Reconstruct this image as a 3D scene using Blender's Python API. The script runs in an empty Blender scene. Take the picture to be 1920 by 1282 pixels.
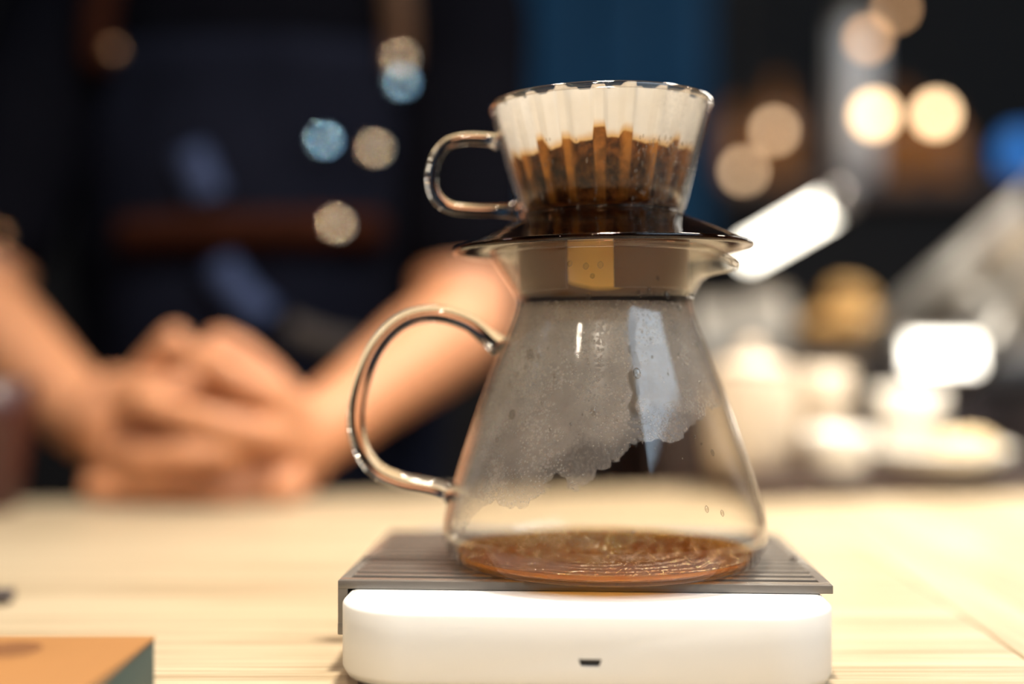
import bpy, bmesh, math, random
from mathutils import Vector, Matrix, noise
R = math.radians
random.seed(7)
scene = bpy.context.scene
C = scene.collection

# ------------------------------------------------------------------ camera
F = 2300.0            # focal length in pixels of the 1920 px wide frame
EYE = 0.104           # eye height above the table top (table top is z = 0)
HOR = 657.0           # pixel row of the horizon
cam_d = bpy.data.cameras.new('camera')
cam = bpy.data.objects.new('camera', cam_d); C.objects.link(cam)
cam.location = (0, 0, EYE); cam.rotation_euler = (R(90), 0, 0)
cam_d.sensor_width = 36; cam_d.lens = F * 36 / 1920
cam_d.shift_y = (HOR - 641) / 1920
cam_d.clip_start = 0.01
cam_d.dof.use_dof = True; cam_d.dof.focus_distance = 0.391; cam_d.dof.aperture_fstop = 2.08
scene.camera = cam

# ------------------------------------------------------------------ world, lights, exposure
w = bpy.data.worlds.new('world'); scene.world = w; w.use_nodes = True
w.node_tree.nodes['Background'].inputs[0].default_value = (0.55, 0.42, 0.32, 1)
w.node_tree.nodes['Background'].inputs[1].default_value = 0.05
vs = scene.view_settings
vs.view_transform = 'Standard'; vs.look = 'None'; vs.gamma = 1; vs.exposure = 0.0; vs.use_curve_mapping = False
scene.cycles.transparent_max_bounces = 32
scene.cycles.max_bounces = 8
scene.cycles.transmission_bounces = 8
scene.cycles.sample_clamp_indirect = 6

def area(name, loc, target, energy, color, size, size_y=None, spread=180):
    l = bpy.data.lights.new(name, 'AREA'); l.energy = energy; l.color = color; l.spread = R(spread)
    if size_y: l.shape = 'RECTANGLE'; l.size = size; l.size_y = size_y
    else: l.shape = 'DISK'; l.size = size
    o = bpy.data.objects.new(name, l); C.objects.link(o); o.location = loc
    o.rotation_euler = (Vector(target) - Vector(loc)).to_track_quat('-Z', 'Y').to_euler()
    return o
WARM = (1.0, 0.885, 0.73)
area('ceiling_lamp_over_scale', (0.055, 0.40, 0.95), (0.04, 0.42, 0), 8.2, WARM, 0.10, spread=120)
area('ceiling_lamp_over_hands', (-0.14, 0.90, 0.95), (-0.22, 0.80, 0), 0.55, WARM, 0.05, spread=80)
area('ceiling_lamp_over_plates', (0.42, 0.95, 0.95), (0.3, 0.92, 0), 2.6, WARM, 0.08, spread=60)
area('ceiling_lamp_over_counter', (0.55, 1.35, 1.25), (0.5, 1.6, 0), 8, WARM, 0.12, spread=130)  # added fill that brightens the background around the counter
area('window_daylight', (1.75, -0.75, 2.0), (0.03, 0.43, 0.12), 44, (0.62, 0.81, 1.0), 2.0, 1.3)
area('ceiling_lamp_behind_camera', (-0.15, -0.55, 1.25), (0.03, 0.4, 0.0), 1.3, WARM, 0.08, spread=60)  # added fill to brighten the front face of the scale
area('light_tube_back_right', (0.80, 1.50, 0.62), (0.03, 0.43, 0.1), 3.0, (1.0, 0.95, 0.86), 0.10, 0.55)  # added out of frame to put a white streak on the carafe edge
# small bare ceiling bulbs that glint in the glass
area('bulb_back_left', (-0.92, 1.25, 1.02), (0.03, 0.43, 0.1), 0.5, WARM, 0.026)
area('bulb_back_left_upper', (-0.97, 1.30, 1.28), (0.03, 0.43, 0.1), 0.5, WARM, 0.026)
area('bulb_left', (-1.10, 0.42, 0.86), (0.03, 0.43, 0.1), 0.8, (0.75, 0.87, 1.0), 0.028)
area('bulb_left_upper', (-1.10, 0.46, 1.05), (0.03, 0.43, 0.1), 0.8, (0.75, 0.87, 1.0), 0.028)
area('bulb_right', (0.95, 0.75, 0.80), (0.03, 0.43, 0.1), 1.4, WARM, 0.04)
area('bulb_front_left', (-0.55, -0.35, 0.95), (0.03, 0.43, 0.1), 0.6, WARM, 0.028)

# ------------------------------------------------------------------ helpers
def P(x, y, d):
    return Vector(((x - 960) * d / F, d, EYE - (y - HOR) * d / F))

def tag(o, label=None, cat=None, group=None, kind=None):
    if label: o['label'] = label
    if cat: o['category'] = cat
    if group: o['group'] = group
    if kind: o['kind'] = kind
    return o

def empty(name, loc=(0, 0, 0), rz=0.0, label=None, cat=None, group=None):
    o = bpy.data.objects.new(name, None); C.objects.link(o)
    o.location = loc; o.rotation_euler = (0, 0, rz); o.empty_display_size = 0.02
    tag(o, label, cat, group); return o

def link(name, me, m, parent=None, smooth=True):
    o = bpy.data.objects.new(name, me); C.objects.link(o)
    if m is not None and not me.materials: me.materials.append(m)
    if smooth: me.polygons.foreach_set('use_smooth', [True] * len(me.polygons))
    if parent is not None: o.parent = parent
    return o

def mesh(name, verts, faces, m, parent=None, smooth=True, fix=True):
    me = bpy.data.meshes.new(name); me.from_pydata([tuple(v) for v in verts], [], faces)
    if fix:
        bm = bmesh.new(); bm.from_mesh(me)
        bmesh.ops.remove_doubles(bm, verts=bm.verts, dist=1e-7)
        bmesh.ops.recalc_face_normals(bm, faces=bm.faces); bm.to_mesh(me); bm.free()
    return link(name, me, m, parent, smooth)

def auto(o, ang=35):
    """smooth shading with sharp edges above an angle"""
    me = o.data; bm = bmesh.new(); bm.from_mesh(me)
    for e in bm.edges:
        e.smooth = not (len(e.link_faces) == 2 and e.calc_face_angle(0) > R(ang))
    bm.to_mesh(me); bm.free(); return o

def lathe(name, prof, m, parent=None, segs=96, closed=False, fn=None):
    """prof: list of (r, z). closed joins last with first. fn(r,z,theta)->(x,y,z)"""
    V, Fc = [], []; n = len(prof)
    for (r, z) in prof:
        for k in range(segs):
            t = 2 * math.pi * k / segs
            V.append(fn(r, z, t) if fn else (r * math.cos(t), r * math.sin(t), z))
    for i in range(n if closed else n - 1):
        j = (i + 1) % n
        for k in range(segs):
            k2 = (k + 1) % segs
            Fc.append((i * segs + k, i * segs + k2, j * segs + k2, j * segs + k))
    return mesh(name, V, Fc, m, parent)

def spline(pts, n=8):
    """Catmull-Rom through points (tuples of any dimension)"""
    pts = [Vector(p) for p in pts]; out = []
    for i in range(len(pts) - 1):
        p0 = pts[max(i - 1, 0)]; p1 = pts[i]; p2 = pts[i + 1]; p3 = pts[min(i + 2, len(pts) - 1)]
        for k in range(n):
            t = k / n
            out.append(0.5 * ((2 * p1) + (p2 - p0) * t + (2 * p0 - 5 * p1 + 4 * p2 - p3) * t * t + (3 * p1 - p0 - 3 * p2 + p3) * t ** 3))
    out.append(pts[-1]); return out

def tube_geo(pts, rad, segs=16, flat=1.0):
    V, Fc = [], []; n = len(pts)
    rad = rad if isinstance(rad, (list, tuple)) else [rad] * n
    up = Vector((0.13, 1, 0.07)).normalized()
    for i, p in enumerate(pts):
        t = (pts[min(i + 1, n - 1)] - pts[max(i - 1, 0)]).normalized()
        a = t.cross(up)
        if a.length < 1e-4: a = t.cross(Vector((1, 0, 0)))
        a.normalize(); b = a.cross(t).normalized(); up = b
        for k in range(segs):
            th = 2 * math.pi * k / segs
            V.append(p + (a * math.cos(th) * flat + b * math.sin(th)) * rad[i])
    for i in range(n - 1):
        for k in range(segs):
            k2 = (k + 1) % segs
            Fc.append((i * segs + k, i * segs + k2, (i + 1) * segs + k2, (i + 1) * segs + k))
    Fc.append(tuple(range(segs))); Fc.append(tuple((n - 1) * segs + k for k in range(segs)))
    return V, Fc
def tube(name, pts, rad, m, parent=None, segs=16, flat=1.0):
    V, Fc = tube_geo([Vector(p) for p in pts], rad, segs, flat)
    return mesh(name, V, Fc, m, parent)

def box(name, x0, x1, y0, y1, z0, z1, m, parent=None, bev=0.0, seg=2, mat=None):
    bm = bmesh.new(); bmesh.ops.create_cube(bm, size=1)
    for v in bm.verts:
        v.co = Vector(((x0 + x1) / 2 + v.co.x * (x1 - x0), (y0 + y1) / 2 + v.co.y * (y1 - y0), (z0 + z1) / 2 + v.co.z * (z1 - z0)))
    if bev: bmesh.ops.bevel(bm, geom=list(bm.edges), offset=bev, segments=seg, affect='EDGES', profile=0.5)
    if mat: bmesh.ops.transform(bm, matrix=mat, verts=bm.verts)
    me = bpy.data.meshes.new(name); bm.to_mesh(me); bm.free()
    o = link(name, me, m, parent, smooth=bool(bev))
    return auto(o) if bev else o

def rrect(hx, hy, r, n=10):
    out = []
    for cx, cy, a0 in ((hx - r, hy - r, 0), (-hx + r, hy - r, 90), (-hx + r, -hy + r, 180), (hx - r, -hy + r, 270)):
        for k in range(n + 1):
            a = R(a0 + 90 * k / n); out.append((cx + r * math.cos(a), cy + r * math.sin(a)))
    return out
def rounded_slab(name, hx, hy, r, prof, m, parent=None, n=14):
    """prof: list of (inset, z) from the bottom up"""
    V, Fc = [], []; N = None
    for ins, z in prof:
        ring = rrect(hx - ins, hy - ins, max(r - ins, 0.0005), n); N = len(ring)
        V += [(x, y, z) for x, y in ring]
    for i in range(len(prof) - 1):
        for k in range(N):
            k2 = (k + 1) % N; Fc.append((i * N + k, i * N + k2, (i + 1) * N + k2, (i + 1) * N + k))
    Fc.append(tuple(range(N))); Fc.append(tuple((len(prof) - 1) * N + k for k in range(N)))
    return auto(mesh(name, V, Fc, m, parent), 40)

def bake(o):
    """apply an object's modifiers into its mesh"""
    bpy.context.view_layer.update()
    dg = bpy.context.evaluated_depsgraph_get()
    me = bpy.data.meshes.new_from_object(o.evaluated_get(dg))
    o.modifiers.clear(); o.data = me
    me.polygons.foreach_set('use_smooth', [True] * len(me.polygons)); return o

def lump(bm, c, r, scale=(1, 1, 1), rot=None, sub=2):
    g = bmesh.ops.create_icosphere(bm, subdivisions=sub, radius=1)
    M = Matrix.Translation(Vector(c)) @ (rot.to_4x4() if rot else Matrix.Identity(4)) @ Matrix.Diagonal((r * scale[0], r * scale[1], r * scale[2], 1))
    bmesh.ops.transform(bm, matrix=M, verts=g['verts'])
def limb(bm, pts, rads):
    """tapered round limb through the points"""
    pts = [Vector(p) for p in pts]
    for p, r in zip(pts, rads): lump(bm, p, r)
    for i in range(len(pts) - 1):
        d = pts[i + 1] - pts[i]
        g = bmesh.ops.create_cone(bm, cap_ends=True, segments=18, radius1=rads[i], radius2=rads[i + 1], depth=d.length)
        M = Matrix.Translation((pts[i] + pts[i + 1]) / 2) @ d.to_track_quat('Z', 'Y').to_matrix().to_4x4()
        bmesh.ops.transform(bm, matrix=M, verts=g['verts'])
def fused(name, bm, voxel, m, parent, smooth=4):
    me = bpy.data.meshes.new(name); bm.to_mesh(me); bm.free()
    o = link(name, me, m, parent)
    md = o.modifiers.new('r', 'REMESH'); md.mode = 'VOXEL'; md.voxel_size = voxel
    if smooth:
        s = o.modifiers.new('s', 'SMOOTH'); s.iterations = smooth; s.factor = 0.5
    bake(o); return o

# ------------------------------------------------------------------ materials
class NT:
    def __init__(s, name):
        s.m = bpy.data.materials.new(name); s.m.use_nodes = True
        s.t = s.m.node_tree; s.t.nodes.clear(); s.out = s.n('OutputMaterial')
    def n(s, typ, **kw):
        nd = s.t.nodes.new('ShaderNode' + typ)
        for k, v in kw.items(): setattr(nd, k, v)
        return nd
    def l(s, a, b): s.t.links.new(a, b)
    def math(s, op, a, b=None, c=None, clamp=False):
        nd = s.n('Math', operation=op); nd.use_clamp = clamp
        for i, v in enumerate((a, b, c)):
            if v is None: continue
            if hasattr(v, 'links'): s.l(v, nd.inputs[i])
            else: nd.inputs[i].default_value = v
        return nd.outputs[0]
    def mixc(s, f, a, b):
        nd = s.n('MixRGB')
        for i, v in enumerate((f, a, b)):
            if hasattr(v, 'links'): s.l(v, nd.inputs[i])
            elif i == 0: nd.inputs[0].default_value = v
            else: nd.inputs[i].default_value = (*v, 1)
        return nd.outputs[0]
    def mix(s, f, a, b):
        nd = s.n('MixShader')
        if hasattr(f, 'links'): s.l(f, nd.inputs[0])
        else: nd.inputs[0].default_value = f
        s.l(a, nd.inputs[1]); s.l(b, nd.inputs[2]); return nd.outputs[0]
    def col(s, nd, c, inp=0):
        if hasattr(c, 'links'): s.l(c, nd.inputs[inp])
        else: nd.inputs[inp].default_value = (*c, 1)
        return nd
    def coord(s, scale=(1, 1, 1), kind='Object', rot=(0, 0, 0)):
        tc = s.n('TexCoord'); mp = s.n('Mapping'); s.l(tc.outputs[kind], mp.inputs[0])
        mp.inputs['Scale'].default_value = scale; mp.inputs['Rotation'].default_value = rot
        return mp.outputs[0]
    def noise(s, vec, scale, detail=3, rough=0.5):
        nd = s.n('TexNoise'); s.l(vec, nd.inputs['Vector'])
        nd.inputs['Scale'].default_value = scale; nd.inputs['Detail'].default_value = detail; nd.inputs['Roughness'].default_value = rough
        return nd.outputs['Fac']
    def ramp(s, f, lo, hi):
        nd = s.n('MapRange'); nd.interpolation_type = 'SMOOTHSTEP'; nd.clamp = True
        s.l(f, nd.inputs[0])
        for i, v in ((1, lo), (2, hi)):
            if hasattr(v, 'links'): s.l(v, nd.inputs[i])
            else: nd.inputs[i].default_value = v
        return nd.outputs[0]
    def bump(s, h, strength, dist):
        nd = s.n('Bump'); s.l(h, nd.inputs['Height']); nd.inputs['Strength'].default_value = strength; nd.inputs['Distance'].default_value = dist
        return nd.outputs[0]
    def done(s, sh): s.l(sh, s.out.inputs['Surface']); return s.m

def pbr(name, color, rough=0.5, metal=0.0, emit=None, strength=0.0, var=0.0, vscale=30, bump=0.0, spec=0.5, sss=0.0, coat=0.0):
    t = NT(name); b = t.n('BsdfPrincipled')
    b.inputs['Roughness'].default_value = rough; b.inputs['Metallic'].default_value = metal
    b.inputs['Specular IOR Level'].default_value = spec
    b.inputs['Coat Weight'].default_value = coat
    if sss:
        b.inputs['Subsurface Weight'].default_value = sss; b.inputs['Subsurface Radius'].default_value = (0.012, 0.004, 0.002); b.inputs['Subsurface Scale'].default_value = 1.0
    f = t.noise(t.coord(), vscale, 4)
    c = t.mixc(f, [max(0, k * (1 - var)) for k in color], [k * (1 + var) for k in color])
    t.l(c, b.inputs['Base Color'])
    if bump: t.l(t.bump(f, 1.0, bump), b.inputs['Normal'])
    if emit: b.inputs['Emission Color'].default_value = (*emit, 1); b.inputs['Emission Strength'].default_value = strength
    return t.done(b.outputs[0])

def cloth(name, color, rough=1.0, var=0.0, vscale=30, bump=0.0, spec=0.0):
    t = NT(name); d = t.n('BsdfDiffuse'); f = t.noise(t.coord(), vscale, 4)
    t.col(d, t.mixc(f, [k * (1 - var) for k in color], [k * (1 + var) for k in color]))
    if bump: t.l(t.bump(f, 1.0, bump), d.inputs['Normal'])
    return t.done(d.outputs[0])

def thin_glass(name, tint=(0.97, 0.96, 0.94), edge=(0.50, 0.42, 0.34), rough=0.015, refl=1.0, epow=3.0, bump=None):
    """one glass surface: lets light straight through, mirrors more towards grazing"""
    t = NT(name)
    lw = t.n('LayerWeight'); lw.inputs[0].default_value = 0.5
    fc = lw.outputs['Facing']
    tr = t.n('BsdfTransparent'); t.col(tr, t.mixc(t.math('POWER', fc, epow), tint, edge))
    gl = t.n('BsdfGlossy'); gl.inputs['Roughness'].default_value = rough; gl.inputs[0].default_value = (1, 1, 1, 1)
    if bump: t.l(t.bump(t.noise(t.coord(), bump[0], 2), bump[1], bump[2]), gl.inputs['Normal'])
    fr = t.math('MULTIPLY', t.math('ADD', t.math('MULTIPLY', t.math('POWER', fc, 4.0), 0.75), 0.020), refl, clamp=True)
    return t.done(t.mix(fr, tr.outputs[0], gl.outputs[0]))

def solid_glass(name, color=(1, 0.985, 0.96), ior=1.47):
    t = NT(name); g = t.n('BsdfGlass'); t.col(g, color); g.inputs['IOR'].default_value = ior; g.inputs['Roughness'].default_value = 0.0
    return t.done(g.outputs[0])

M = {}
M['glass'] = thin_glass('clear_glass', (0.985, 0.98, 0.97), (0.42, 0.34, 0.28), epow=6.5)
M['rim_glass'] = thin_glass('rim_glass', (0.93, 0.91, 0.88), (0.55, 0.46, 0.38), refl=3.0)
M['rod'] = solid_glass('glass_rod')
M['smoke'] = thin_glass('smoke_brown_plastic', (0.40, 0.27, 0.20), (0.10, 0.06, 0.05), 0.03, 1.3, 2.0, bump=(420, 0.25, 0.0004))
def skirt_mat():
    t = NT('smoke_brown_skirt'); b = t.n('BsdfPrincipled'); b.inputs['Base Color'].default_value = (0.17, 0.088, 0.042, 1); b.inputs['Roughness'].default_value = 0.3
    tr = t.n('BsdfTransparent'); t.col(tr, (0.50, 0.32, 0.20)); return t.done(t.mix(0.6, tr.outputs[0], b.outputs[0]))
M['skirt'] = skirt_mat()
def amber_mat():
    t = NT('amber_outlet'); d = t.n('BsdfDiffuse'); t.col(d, (0.95, 0.64, 0.18)); tl = t.n('BsdfTranslucent'); t.col(tl, (0.95, 0.62, 0.16))
    return t.done(t.mix(0.5, d.outputs[0], tl.outputs[0]))
M['amber_outlet'] = amber_mat()
M['white_plastic'] = pbr('white_plastic', (0.80, 0.78, 0.75), 0.35, var=0.01)
M['white_gloss'] = pbr('white_gloss', (0.84, 0.83, 0.81), 0.12, var=0.01, coat=0.3)
M['pad'] = pbr('grey_silicone', (0.155, 0.135, 0.118), 0.25, var=0.06, vscale=80, spec=1.0)
M['pad_dark'] = pbr('dark_silicone', (0.03, 0.027, 0.025), 0.6)
M['black'] = pbr('black_plastic', (0.012, 0.010, 0.010), 0.5)
M['brown_rubber'] = pbr('brown_rubber', (0.06, 0.03, 0.02), 0.7)

def wood(name, along_x=True):
    t = NT(name); b = t.n('BsdfPrincipled'); b.inputs['Roughness'].default_value = 0.38
    sc = (2.2, 70, 20) if along_x else (70, 2.2, 20)
    v = t.coord(sc)
    g1 = t.noise(v, 2.2, 6, 0.65)
    v2 = t.coord((0.8, 9, 5) if along_x else (9, 0.8, 5))
    g2 = t.noise(v2, 3.0, 3, 0.5)
    f = t.ramp(g1, 0.36, 0.64)
    c = t.mixc(f, (0.30, 0.225, 0.135), (0.50, 0.405, 0.275))
    c = t.mixc(t.math('MULTIPLY', t.ramp(g2, 0.35, 0.7), 0.45), c, (0.54, 0.445, 0.31))
    t.l(c, b.inputs['Base Color']); t.l(t.bump(g1, 0.5, 0.0006), b.inputs['Normal'])
    return t.done(b.outputs[0])
M['wood_x'] = wood('oak_grain_across'); M['wood_y'] = wood('oak_grain_along', False)

# filter paper: dry cream paper above, coffee-soaked brown below (a stain)
def filter_mat():
    t = NT('filter_paper')
    at = t.n('Attribute', attribute_name='ridge'); ridge = at.outputs['Fac']
    ah = t.n('Attribute', attribute_name='soak'); soak = ah.outputs['Fac']
    v = t.coord(); n1 = t.noise(v, 260, 5, 0.65); n2 = t.noise(v, 60, 3)
    s = t.math('ADD', soak, t.math('ADD', t.math('MULTIPLY', t.math('SUBTRACT', n1, 0.5), 0.16), t.math('MULTIPLY', t.math('SUBTRACT', n2, 0.5), 0.16)))
    wet = t.ramp(s, 0.47, 0.53); halo = t.ramp(s, 0.22, 0.52)
    dry = t.mixc(n1, (0.76, 0.71, 0.63), (0.86, 0.81, 0.73))
    dry = t.mixc(halo, dry, (0.66, 0.40, 0.15))
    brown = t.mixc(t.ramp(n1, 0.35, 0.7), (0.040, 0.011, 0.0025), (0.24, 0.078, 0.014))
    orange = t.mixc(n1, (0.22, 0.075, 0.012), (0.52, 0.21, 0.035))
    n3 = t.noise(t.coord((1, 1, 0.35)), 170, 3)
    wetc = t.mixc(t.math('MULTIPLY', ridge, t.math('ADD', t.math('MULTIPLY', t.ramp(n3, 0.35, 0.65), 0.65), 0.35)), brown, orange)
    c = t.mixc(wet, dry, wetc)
    d = t.n('BsdfPrincipled'); t.l(c, d.inputs['Base Color']); d.inputs['Roughness'].default_value = 0.6; d.inputs['Specular IOR Level'].default_value = 0.15
    t.l(t.bump(n1, 0.4, 0.0006), d.inputs['Normal'])
    tl = t.n('BsdfTranslucent'); t.l(c, tl.inputs[0])
    return t.done(t.mix(0.5, d.outputs[0], tl.outputs[0]))
M['filter'] = filter_mat()
M['coffee'] = pbr('wet_coffee_grounds', (0.035, 0.016, 0.008), 0.5, var=0.6, vscale=500, bump=0.001)

# condensation: tiny droplets on the inside of the glass
def fog_mat(name, dens, edge_fn, drop_scale, white=(0.84, 0.82, 0.79)):
    t = NT(name)
    tc = t.n('TexCoord'); sp = t.n('SeparateXYZ'); t.l(tc.outputs['Object'], sp.inputs[0])
    v = tc.outputs['Object']
    mask = edge_fn(t, sp.outputs, v)
    vo = t.n('TexVoronoi'); t.l(v, vo.inputs['Vector']); vo.inputs['Scale'].default_value = drop_scale
    grain = t.ramp(vo.outputs['Distance'], 0.15, 0.6)
    big = t.noise(v, 55, 4, 0.6)
    f = t.math('MULTIPLY', mask, t.math('MULTIPLY', t.math('ADD', t.math('MULTIPLY', t.ramp(big, 0.25, 0.75), 0.45), 0.60), dens), clamp=True)
    f = t.math('MULTIPLY', f, t.math('SUBTRACT', 1.12, t.math('MULTIPLY', grain, 0.3)), clamp=True)
    di = t.n('BsdfDiffuse'); t.col(di, white); tl = t.n('BsdfTranslucent'); t.col(tl, white)
    gl = t.n('BsdfGlossy'); gl.inputs['Roughness'].default_value = 0.22
    bp = t.bump(grain, 0.9, 0.0005); t.l(bp, gl.inputs['Normal'])
    sc = t.mix(0.5, di.outputs[0], tl.outputs[0]); sc = t.mix(0.16, sc, gl.outputs[0])
    tr = t.n('BsdfTransparent')
    return t.done(t.mix(f, tr.outputs[0], sc))

# ------------------------------------------------------------------ the setting
YAW = R(-3.2)
M['wall'] = pbr('dark_plaster', (0.036, 0.028, 0.025), 0.8, var=0.25, vscale=2)
M['wall_brown'] = pbr('brown_plaster', (0.05, 0.036, 0.028), 0.8, var=0.25, vscale=2)
M['floor'] = pbr('dark_floor', (0.05, 0.04, 0.035), 0.6, var=0.3, vscale=4)
tag(box('floor', -2.6, 2.6, -1.6, 3.3, -0.96, -0.9, M['floor']), 'dark floor of the coffee bar', kind='structure')
tag(box('wall_back', -2.6, 2.6, 3.3, 3.4, -0.96, 2.2, M['wall']), 'dark back wall of the coffee bar', kind='structure')
tag(box('wall_left', -2.7, -2.6, -1.6, 3.4, -0.96, 2.2, M['wall']), 'dark left wall of the coffee bar', kind='structure')
tag(box('wall_right', 2.6, 2.7, 0.4, 3.4, -0.96, 2.2, M['wall_brown']), 'dark brown right wall of the coffee bar', kind='structure')
tag(box('ceiling', -2.6, 2.6, 0.6, 3.4, 2.2, 2.26, M['wall']), 'dark ceiling above the back of the coffee bar', kind='structure')
M['blue_panel'] = pbr('blue_panel', (0.014, 0.13, 0.27), 0.6, var=0.5, vscale=3)
pn = empty('wall_panel', (0, 3.28, 0), label='dim blue panel on the back wall behind the glass dripper', cat='panel')
pa, pb = P(985, 0, 3.27), P(1335, 460, 3.27)
for i in range(3):
    xa = pa.x + (pb.x - pa.x) * i / 3; xb = pa.x + (pb.x - pa.x) * (i + 1) / 3
    box('board', xa + .004, xb - .004, -0.02, 0.0, pb.z, 1.6, M['blue_panel'], pn, bev=0.004)
M['timber'] = pbr('brown_timber', (0.30, 0.17, 0.09), 0.6, var=0.3, vscale=6)

# table: main boards with the grain running across, end board with the grain running away from the camera
tb = empty('wooden_table', (0, 0, -0.9), label='pale oak table carrying the scale and glass carafe', cat='table')
rot = Matrix.Rotation(YAW, 2)
SEAM = 0.150   # distance of the joint to the right, in table axes
def poly_slab(name, pts, z0, z1, m, parent):
    n = len(pts); V = [(x, y, z0) for x, y in pts] + [(x, y, z1) for x, y in pts]
    Fc = [tuple(range(n)), tuple(range(n, 2 * n))] + [(k, (k + 1) % n, n + (k + 1) % n, n + k) for k in range(n)]
    o = mesh(name, V, Fc, m, parent, smooth=False)
    md = o.modifiers.new('b', 'BEVEL'); md.width = 0.0006; md.segments = 1; md.limit_method = 'ANGLE'; bake(o)
    o.data.polygons.foreach_set('use_smooth', [False] * len(o.data.polygons)); return o
def W(u, v):   # table axes to world
    p = rot @ Vector((u, v)); return (p.x, p.y)
far_l, far_r = Vector((-0.75, 0.80)), Vector((0.62, 1.06))
def far(u):    # far edge in table axes: slanted
    return 0.914 + 0.241 * u
base = 0.862
def pl(u0, u1, v0):
    return [W(u0, v0), W(u1, v0), W(u1, far(u1)), W(u0, far(u0))]
# three boards across, joined with hairline joints
NEAR = -0.25
def strip(u0, u1, v0, v1):
    return [W(u0, v0), W(u1, v0), W(u1, v1), W(u0, v1)]
poly_slab('board', strip(-0.80, SEAM - .0004, NEAR, 0.5697), 0.86, 0.9, M['wood_x'], tb)
poly_slab('board', [W(-0.80, 0.5703), W(SEAM - .0004, 0.5703), W(SEAM - .0004, far(SEAM)), W(-0.80, far(-0.80))], 0.86, 0.9, M['wood_x'], tb)
poly_slab('end_board', [W(SEAM + .0004, NEAR), W(0.62, NEAR), W(0.62, far(0.62)), W(SEAM + .0004, far(SEAM))], 0.86, 0.9, M['wood_y'], tb)
for u, v in ((-0.74, NEAR + .06), (0.56, NEAR + .06), (-0.74, 0.66), (0.56, 0.96)):
    x, y = W(u, v); box('leg', x - .03, x + .03, y - .03, y + .03, 0, 0.86, M['timber'], tb, bev=0.004)

# ------------------------------------------------------------------ coffee scale with its ribbed pad
HG = EYE - 0.0745        # top of the pad above the table
PT = 0.0029              # pad thickness
AX, AY = 0.0324, 0.4336  # axis of the carafe
sc_c = Vector((0.0263, 0.449, 0))
sc = empty('coffee_scale', (sc_c.x, sc_c.y, 0), YAW, 'white electronic coffee scale with rounded corners and charging port under the carafe', 'scale')
SX, SY = 0.0760, 0.0870
top = HG - PT
body = rounded_slab('housing', SX, SY, 0.022, [(0.0045, 0.0022), (0.0015, 0.0034), (0.0, 0.0060), (0.0, top - 0.0016), (0.0004, top - 0.0008), (0.0012, top - 0.0003)], M['white_plastic'], sc)
cut = box('cut', -0.0035, 0.0035, -SY - 0.01, -SY + 0.004, 0.0118 - 0.0011, 0.0118 + 0.0011, M['black'], None)
for v in cut.data.vertices:
    if v.co.z < 0.0118: v.co.x *= 0.78
cut.parent = sc; cut.location.x = 0.0016
md = body.modifiers.new('b', 'BOOLEAN'); md.object = cut; md.solver = 'EXACT'; bake(body); auto(body, 40)
bpy.data.objects.remove(cut)
box('charging_port', -0.0036, 0.0036, -SY + 0.0012, -SY + 0.0045, 0.0105, 0.0131, M['black'], sc, mat=Matrix.Translation((0.0016, 0, 0)))
rounded_slab('top_plate', SX - 0.0016, SY - 0.0016, 0.0205, [(0.0, top - 0.0007), (0.0, top - 0.0003), (0.0004, top)], M['white_gloss'], sc)
for sx in (-1, 1):
    for sy in (-1, 1):
        lathe('foot', [(0, 0), (0.0075, 0), (0.008, 0.0005), (0.008, 0.0032), (0, 0.0032)], M['brown_rubber'], sc, segs=24).location = (sx * (SX - 0.014), sy * (SY - 0.014), 0)

# ribbed pad (lies on the scale)
GX, GY = 0.0793, 0.0557
pad = empty('ribbed_pad', (sc_c.x - 0.0005, sc_c.y, top), YAW, 'grey slotted silicone drip pad lying across the white scale', 'pad')
NS = 14; pitch = 0.00745; sw = 0.0037; ylo = -NS * pitch / 2 + pitch / 2
mx = 0.0034
fr_y = abs(ylo) + sw / 2
box('front_rail', -GX, GX, -GY, -fr_y, 0.0002, PT, M['pad'], pad, bev=0.00022)
box('rear_rail', -GX, GX, fr_y, GY, 0.0002, PT, M['pad'], pad, bev=0.00022)
box('side_rail', -GX, -GX + mx, -fr_y, fr_y, 0.0002, PT, M['pad'], pad, bev=0.0001)
box('side_rail', GX - mx, GX, -fr_y, fr_y, 0.0002, PT, M['pad'], pad, bev=0.0001)
slat0 = None
for i in range(NS - 1):
    yc = ylo + pitch * (i + 0.5)
    if slat0 is None:
        slat0 = box('slat', -GX + mx, GX - mx, -(pitch - sw) / 2, (pitch - sw) / 2, 0.0002, PT, M['pad'], pad, bev=0.00006); s = slat0
    else:
        s = slat0.copy(); C.objects.link(s); s.parent = pad
    s.location.y = yc
box('backing', -GX + 0.003, GX - 0.003, -GY + 0.001, GY - 0.001, 0.0, 0.0004, M['pad_dark'], pad)  # dark sheet added so the slots read as shaded
# skirt that hooks over the left side of the scale
V = [(-GX, 0, PT - 0.0003), (-GX, 0, -0.0135), (-GX + 0.0006, 0, -0.0143), (-GX + 0.0032, 0, -0.0143), (-GX + 0.0032, 0, PT - 0.0003)]
vs_ = [(x, -GY + 0.0002, z) for x, _, z in V] + [(x, GY - 0.0002, z) for x, _, z in V]
mesh('side_skirt', vs_, [(0, 1, 2, 3, 4), (9, 8, 7, 6, 5)] + [(k, (k + 1) % 5, 5 + (k + 1) % 5, 5 + k) for k in range(5)], M['pad'], pad, smooth=False)
box('skirt_foot', -GX - 0.0001, -GX + 0.0031, -GY - 0.0001, GY, -0.0148, -0.0108, M['pad'], pad, bev=0.0004)
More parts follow.
